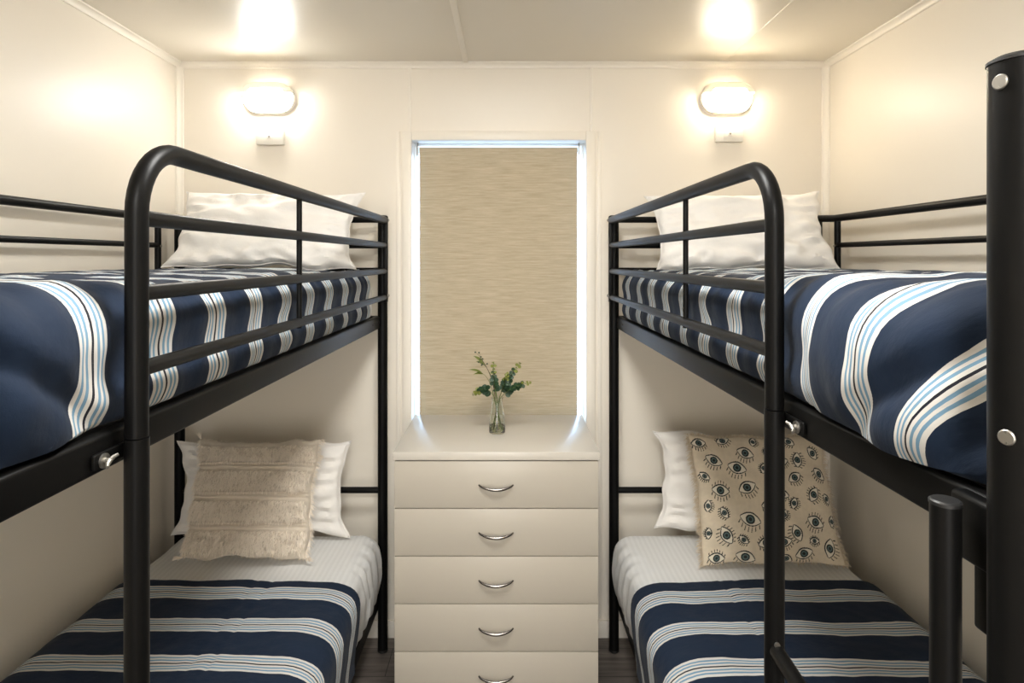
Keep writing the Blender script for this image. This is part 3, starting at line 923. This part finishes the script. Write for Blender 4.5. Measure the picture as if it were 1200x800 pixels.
# stripe centres sit where (y + phase) / .172 has fraction .5
duvet_upper(BL, 2.335, 'plump navy quilt with white and blue stripes on the upper left bunk', 11, .086 - .957 + .0, False)
duvet_upper(BR, 2.385, 'plump navy quilt with white and blue stripes on the upper right bunk', 23, .086 - .918, True)

def duvet_lower(B, label, seed, phase, ub):
    bm = BM()
    zt, zb, ua = .523, .246, .026
    prof = profile(.822, ua, zt, .33, zb, .085, .012, 64, 26, .004)
    yh = 2.045
    def disp(u, z, nu, nz, p, y):
        topw = max(0, nz); sidew = smooth(.14, .03, u)
        w = .0035 * fnoise(u * 5, y * 5, seed) + .003 * fnoise(u * 12, y * 12, z * 12 + seed) + .0012 * fnoise(u * 30, y * 30, z * 30 + seed)
        # creases where it was folded
        for uc in (.28, .33):
            w -= .003 * exp(-((u - uc) / .006) ** 2)
        w += .003 * sin(y * 46 + 3 * fnoise(y * 3, p * 3, seed)) * fnoise(u * 2, y * 2, seed + 3)
        du = nu * w; dz = nz * w
        du -= sidew * ub * smooth(1.15, 1.4, y) * (1 - .25 * smooth(.40, .27, z))
        # hem wanders
        dy = (.016 * fnoise(u * 3.5, seed, 2) + .008 * fnoise(u * 9, seed, 6)) * smooth(1.7, 2.0, y) - sidew * .05 * smooth(.5, .30, z) * smooth(1.8, 2.0, y)
        return du, dz, dy
    def uvf(u, z, p, y):
        return (p, y + phase + .010 * fnoise(y * 4, p * 4, seed + 1) + smooth(.14, .03, u) * .05 * smooth(.52, .3, z))
    shell(bm, B, .575, yh, 150, prof, disp, .009, uvf, .04, False, .014)
    o = obj('quilt', bm, M['quilt'])
    return tag(o, label, 'quilt', 'navy striped quilts')
duvet_lower(BL, 'navy quilt with pale stripes laid flat on the lower left bunk', 31, .086 - 1.962, .042)
duvet_lower(BR, 'navy quilt with pale stripes laid flat on the lower right bunk', 37, .086 - 1.945, .048)

def cushion_grid(bm, Wd, Hd, T, n, pinch, lump, seed, xf, expo=.42, m=None, ears=0.0):
    """front and back of a pillow, seam shared; xf maps local (x, y out, z up) to world. returns front rows"""
    m = m or n
    def pt(i, k, side):
        a = -1 + 2 * i / n; b = -1 + 2 * k / m
        x = Wd / 2 * a * (1 - pinch * (1 - b * b) * abs(a) ** 3) * (1 + ears * abs(b) ** 8)
        z = Hd / 2 * b * (1 - pinch * (1 - a * a) * abs(b) ** 3) * (1 + ears * abs(a) ** 8)
        h = T / 2 * (max(0, (1 - a * a) * (1 - b * b))) ** expo
        e = min(1 - abs(a), 1 - abs(b))
        ww = lump * (fnoise(a * 2.2, b * 2.2, seed + side) + .55 * fnoise(a * 5, b * 5, seed + side * 2) * smooth(0, .15, e))
        # gathered creases running in from the edges
        ww += lump * .5 * smooth(.5, .05, e) * smooth(0, .08, e) * sin(22 * (a if abs(b) > abs(a) else b) + 4 * fnoise(a * 2, b * 2, seed))
        x += lump * .9 * fnoise(b * 2.6, seed, 1 + (a > 0)) * abs(a) ** 4
        z += lump * .9 * fnoise(a * 2.6, seed, 5 + (b > 0)) * abs(b) ** 4
        return Vector((x, side * h + (ww * smooth(0, .25, e) if side else 0), z))
    fr = [[None] * (n + 1) for _ in range(m + 1)]; bk = [[None] * (n + 1) for _ in range(m + 1)]
    for k in range(m + 1):
        for i in range(n + 1):
            edge = i in (0, n) or k in (0, m)
            fr[k][i] = bm.verts.new(xf(pt(i, k, -1 if not edge else 0)))
            bk[k][i] = fr[k][i] if edge else bm.verts.new(xf(pt(i, k, 1)))
    for k in range(m):
        for i in range(n):
            bm.faces.new((fr[k][i], fr[k][i + 1], fr[k + 1][i + 1], fr[k + 1][i]))
            q = (bk[k][i], bk[k + 1][i], bk[k + 1][i + 1], bk[k][i + 1])
            if len(set(q)) == 4 and not all(v in (fr[k][i], fr[k][i + 1], fr[k + 1][i + 1], fr[k + 1][i]) for v in q):
                bm.faces.new(q)
    return fr, pt

def placer(cx, y_bot, z_bot, Hd, lean, roll=0, yaw=0):
    """stand a cushion with its lower edge at (cx, y_bot, z_bot), leaning back by lean degrees from vertical"""
    R = Matrix.Rotation(radians(yaw), 3, 'Z') @ Matrix.Rotation(radians(-lean), 3, 'X') @ Matrix.Rotation(radians(roll), 3, 'Y')
    base_ = Vector((cx, y_bot, z_bot))
    def xf(v):
        return base_ + R @ Vector((v.x, v.y, v.z + Hd / 2))
    return xf, R

def pillow(label, cx, yb, zb, Wd, Hd, T, lean, seed, roll=0, yaw=0, pinch=.10, lump=.022):
    bm = BM()
    xf, R = placer(cx, yb, zb, Hd, lean, roll, yaw)
    fr, pt = cushion_grid(bm, Wd, Hd, T, 56, pinch, lump, seed, xf, .36, 40, .02)
    rim = [fr[0][i].co.copy() for i in range(57)] + [fr[k][56].co.copy() for k in range(1, 41)] + [fr[40][i].co.copy() for i in range(55, -1, -1)] + [fr[k][0].co.copy() for k in range(39, 0, -1)]
    o = obj('pillow', bm, M['pillow'])
    tag(o, label, 'pillow', 'white pillows')
    bm = BM(); tube(bm, rim + [rim[0], rim[1]], .0022, 6, cap=False); obj('edge_seam', bm, M['pillow_seam'], o)
    return o
pillow('white pillow leaning at the head of the upper left bunk', -.905, 2.262, 1.543, .69, .325, .13, 27, 3, 1.0, 0)
pillow('white pillow leaning at the head of the upper right bunk', .880, 2.262, 1.537, .67, .325, .13, 27, 8, -1.0, 0)
pillow('white pillow behind the tufted cream cushion on the lower left bunk', -.945, 2.38, .519, .665, .348, .11, 8, 14, 0, 0)
pillow('white pillow behind the eye print cushion on the lower right bunk', .915, 2.38, .530, .69, .372, .11, 8, 21, 2.5, 0)

def strand(bm, p, d, L, w, droop, side=None):
    """one short flat fibre, three segments, tapering"""
    d = d.normalized()
    sd = side or d.cross(Vector((random.uniform(-1, 1), random.uniform(-1, 1), random.uniform(-1, 1)))).normalized()
    prev = None
    for i in range(4):
        t = i / 3
        c = p + d * (L * t) + Vector((0, 0, -droop * L * t * t))
        hw = w * (1 - .75 * t) / 2
        cur = (bm.verts.new(c - sd * hw), bm.verts.new(c + sd * hw))
        if prev: bm.faces.new((prev[0], prev[1], cur[1], cur[0]))
        prev = cur

# --- tufted cream cushion on the lower left bunk
def boho():
    Wd, Hd, T = .445, .410, .11
    xf, R = placer(-.922, 2.180, .5215, Hd, 22, 0, 0)
    root = None
    bm = BM()
    fr, pt = cushion_grid(bm, Wd, Hd, T, 110, .06, .015, 41, xf, .40, 130)
    nrm = R @ Vector((0, -1, 0))
    bands = ((.05, .17), (.27, .42), (.52, .67), (.76, .93))
    ridges = (.205, .235, .455, .487, .70, .728)
    for k in range(1, 130):
        b = 1 - k / 130
        for i in range(1, 110):
            a = i / 110
            d = 0
            for rr in ridges: d += .008 * exp(-((b - rr - .006 * fnoise(a * 6, rr * 9, 3)) / .0075) ** 2)
            for b0, b1 in bands:
                d += smooth(b0 - .01, b0 + .015, b) * smooth(b1 + .01, b1 - .015, b) * (.010 + .013 * fnoise(a * 30, b * 17, 7))
            d += .0015 * fnoise(a * 60, b * 60, 2)
            fr[k][i].co += nrm * d
    surf = [[v.co.copy() for v in row] for row in fr]
    root = obj('cushion', bm, M['boho'])
    tag(root, 'square cream cushion with fluffy tufted bands and tassels on the lower left bunk', 'cushion')
    rnd = random.Random(5)
    bm = BM()
    for b0, b1 in bands:
        for _ in range(2600):
            b = rnd.uniform(b0, b1); a = rnd.uniform(.02, .98)
            p = surf[int((1 - b) * 129)][int(a * 109)]
            dd = nrm + Vector((rnd.uniform(-.9, .9), rnd.uniform(-.3, .3), rnd.uniform(-1.0, .5)))
            strand(bm, p - nrm * .001, dd, rnd.uniform(.010, .021), .0042, .7)
    obj('tufting', bm, M['tuft'], root, recalc=False)
    bm = BM()
    for sx in (0, 1):
        for _ in range(420):
            k = rnd.randint(0, 129)
            p = surf[k][0 if sx == 0 else 110]
            strand(bm, p, R @ Vector(((-1 if sx == 0 else 1), rnd.uniform(-.7, .4), rnd.uniform(-.8, .5))), rnd.uniform(.008, .022), .0024, .5)
    for _ in range(260):
        i = rnd.randint(0, 110); k = rnd.choice((0, 130))
        strand(bm, surf[k][i], R @ Vector((rnd.uniform(-.8, .8), rnd.uniform(-.6, .3), 1 if k else -.12)), rnd.uniform(.004, .011), .0022, .4)
    obj('fringe', bm, M['tuft'], root, recalc=False)
    for (k, i), d0 in (((130, 0), (-.35, -.3, .9)), ((130, 110), (.9, -.5, -.3)), ((0, 0), (-1, -.45, .12)), ((0, 110), (1, -.4, .2)), ((112, 110), (1, -.5, -.3))):
        bm = BM()
        for _ in range(60):
            strand(bm, surf[k][i], R @ (Vector(d0) + Vector((rnd.uniform(-.4, .4), rnd.uniform(-.4, .2), rnd.uniform(-.3, .4)))), rnd.uniform(.016, .034), .003, .15)
        obj('tassel', bm, M['tuft'], root, recalc=False)
boho()

# --- eye print cushion on the lower right bunk
EYES = [  # zoomed x, y of each printed eye, half width, tilt (degrees), lashes below / above
    (312, 162, 34, 5, 1, 0), (425, 140, 34, 20, 1, 1), (565, 152, 24, 70, 1, 0), (625, 200, 24, 80, 1, 1), (520, 210, 42, -20, 1, 0),
    (370, 245, 40, -28, 1, 0), (475, 280, 44, -18, 1, 0), (598, 283, 25, 70, 1, 1), (318, 318, 26, -35, 1, 0), (765, 243, 35, 80, 1, 1),
    (845, 212, 34, -55, 0, 1), (740, 325, 34, 30, 1, 0), (870, 310, 36, -45, 1, 0), (390, 383, 42, -8, 1, 1), (515, 370, 42, 22, 1, 0),
    (628, 378, 24, 30, 1, 1), (828, 402, 36, 55, 1, 1), (906, 422, 26, -60, 1, 0), (325, 452, 26, 80, 1, 0), (400, 482, 27, -60, 1, 1),
    (605, 447, 32, 12, 1, 0), (730, 440, 26, 70, 1, 1), (520, 510, 48, -18, 1, 0), (830, 523, 42, -25, 1, 1), (925, 522, 26, 75, 1, 0),
    (405, 580, 42, -60, 1, 1), (485, 600, 25, -40, 1, 1), (632, 520, 26, 75, 1, 0), (735, 570, 38, -70, 1, 0), (822, 605, 24, -5, 1, 1),
    (900, 638, 44, 70, 1, 0), (585, 612, 34, 20, 1, 1), (360, 680, 38, -8, 1, 1), (495, 680, 46, -14, 1, 0), (625, 680, 26, 20, 1, 1),
    (770, 663, 42, 18, 1, 0), (735, 150, 30, -45, 1, 0), (690, 250, 30, 10, 1, 0), (680, 400, 28, -20, 1, 0), (675, 610, 34, 15, 1, 0),
    (690, 690, 30, -30, 1, 0), (680, 490, 24, 60, 1, 0), (322, 572, 24, 85, 0, 1)]
def eye_cushion():
    Wd, Hd, T = .490, .437, .11
    xf, R = placer(.922, 2.150, .518, Hd, 22, 0, 0)
    bm = BM()
    n = 300
    ly = bm.verts.layers.float_color.new('print')
    fr, pt = cushion_grid(bm, Wd, Hd, T, n, .05, .008, 61, xf, .40, n)
    beige = Vector((.66, .57, .435)); ink = Vector((.012, .016, .016)); white = Vector((.72, .67, .56)); iris = Vector((.085, .14, .14))
    eyes = []
    for zx, zy, hw, ang, lo, up in EYES:
        x0 = 275 + (zy - 115) / 585 * 25; x1 = 905 + (zy - 130) / 590 * 70
        a = (zx - x0) / (x1 - x0) * 2 - 1; b = 1 - (zy - 122) / 588 * 2
        eyes.append((a * Wd / 2, b * Hd / 2, hw / 640 * Wd, radians(ang), lo, up))
    def colour(x, z):
        base_ = beige * (1 + .10 * fnoise(x * 18, z * 18, 3) + .06 * fnoise(x * 90, z * 90, 5))
        for ex, ez, hw, ang, lo, up in eyes:
            dx = x - ex; dz_ = z - ez
            if dx * dx + dz_ * dz_ > (hw * 1.7) ** 2: continue
            p = (dx * cos(ang) + dz_ * sin(ang)) / hw; q = (-dx * sin(ang) + dz_ * cos(ang)) / hw
            arc = .56 * (1 - p * p)
            lw = .0027 / hw
            if abs(p) < 1.05:
                if abs(q) < arc - lw * .5:
                    r = sqrt(p * p + q * q)
                    if r < .17: return ink
                    if r < .28: return iris
                    if r < .43: return ink
                    if r < .50 and False: return iris
                    return white
                if abs(q) < arc + lw * (1.3 if q > 0 else .9) and abs(p) < 1.0: return ink
            rr = sqrt(p * p + (q * 1.0) ** 2)
            th = math.atan2(q, p)
            e_in = None
            # lashes leave the lid a little way out
            if (q < 0 and lo) or (q > 0 and up):
                da = abs(abs(q) - arc)
                if abs(p) < 1.12 and .15 < da < (.62 if q < 0 else .46):
                    f = (p * (1 - .22 * (abs(q) - arc))) / .29
                    if abs(f - round(f)) * .29 * hw < .0012: return ink
        return base_
    front = set()
    for k in range(n + 1):
        for i in range(n + 1):
            a = -1 + 2 * i / n; b = -1 + 2 * k / n
            c = colour(a * Wd / 2, b * Hd / 2)
            fr[k][i][ly] = (c.x, c.y, c.z, 1); front.add(fr[k][i])
    for v in bm.verts:
        if v not in front: v[ly] = (beige.x, beige.y, beige.z, 1)
    rim = [[fr[0][i].co.copy() for i in range(0, n + 1, 2)], [fr[n][i].co.copy() for i in range(0, n + 1, 2)], [fr[k][0].co.copy() for k in range(0, n + 1, 2)], [fr[k][n].co.copy() for k in range(0, n + 1, 2)]]
    o = obj('cushion', bm, M['print'])
    tag(o, 'square beige cushion printed with black eyes and fringed edges on the lower right bunk', 'cushion')
    rnd = random.Random(9)
    bm = BM()
    for side, ddir, cnt in ((0, (0, 0, -.25), 160), (1, (0, 0, 1), 620), (2, (-1, 0, 0), 800), (3, (1, 0, 0), 620)):
        for _ in range(cnt):
            p = rnd.choice(rim[side])
            L = rnd.uniform(.008, .026) * (.5 if side == 0 else .75 if side == 1 else 1)
            strand(bm, p, R @ (Vector(ddir) + Vector((rnd.uniform(-.6, .6), rnd.uniform(-.6, .3), rnd.uniform(-.5, .5)))), L, .0022, .35)
    obj('fringe', bm, M['furfringe'], o, recalc=False)
eye_cushion()

# ------------------------------------------------------------------ light, sky, camera
world = bpy.data.worlds.new('sky'); scene.world = world
world.use_nodes = True
wn = world.node_tree
bg = wn.nodes['Background']
bg.inputs['Color'].default_value = (.46, .69, 1.0, 1)
bg.inputs['Strength'].default_value = 5.5

# two round ceiling lights: over the aisle between the bunks, and one added as fill in the entry
def ceiling_light(y, k, label, power):
    glow = emis_mat('lit_opal_ceiling_glass', (1.0, 0.985, 0.945), power)
    cl = thing('ceiling_light', label, 'ceiling light', (-.02, y, H), 'round ceiling lights')
    bm = BM(); lathe(bm, [(.165 * k, H - .0005), (.168 * k, H - .012), (.160 * k, H - .022)], (-.02, y, 0), 40); obj('lamp_base', bm, M['whiteplastic'], cl)
    bm = BM(); lathe(bm, [(.152 * k, H - .0225), (.148 * k, H - .040), (.120 * k, H - .060), (.07 * k, H - .072), (.01, H - .076)], (-.02, y, 0), 40); obj('diffuser', bm, glow, cl)
ceiling_light(1.05, 1.35, 'round opal ceiling light over the aisle between the bunks', 39.0)
ceiling_light(-.75, 1.40, 'unseen round opal ceiling light added as fill in the entry beyond the foot of the bunks', 66.0)

def area(name, loc, rot, sx, sy, power, col):
    l = bpy.data.lights.new(name, 'AREA'); l.shape = 'RECTANGLE'; l.size = sx; l.size_y = sy
    l.energy = power; l.color = col
    o = bpy.data.objects.new(name, l); o.location = loc; o.rotation_euler = rot
    COL.objects.link(o); return o
# area lamp as daylight in the added hall, entering by the open doorway behind the camera
area('hall_daylight_lamp', (-.05, HY0 + .03, 1.10), (radians(90), 0, 0), 1.5, 1.8, 27, (1.0, 1.0, 1.0))

cam = bpy.data.cameras.new('camera')
cam.sensor_fit = 'HORIZONTAL'; cam.sensor_width = 36; cam.lens = 36 * 728 / 1200
cam.shift_x = .005; cam.shift_y = -96 / 1200
cam.clip_start = .02
co = bpy.data.objects.new('camera', cam); co.location = (0, 0, 1.577); co.rotation_euler = (radians(90), 0, 0)
COL.objects.link(co); scene.camera = co

scene.view_settings.view_transform = 'Standard'
scene.view_settings.look = 'None'
scene.view_settings.gamma = 1
scene.view_settings.use_curve_mapping = False
scene.view_settings.exposure = 0.78
scene.cycles.max_bounces = 10
scene.cycles.diffuse_bounces = 6
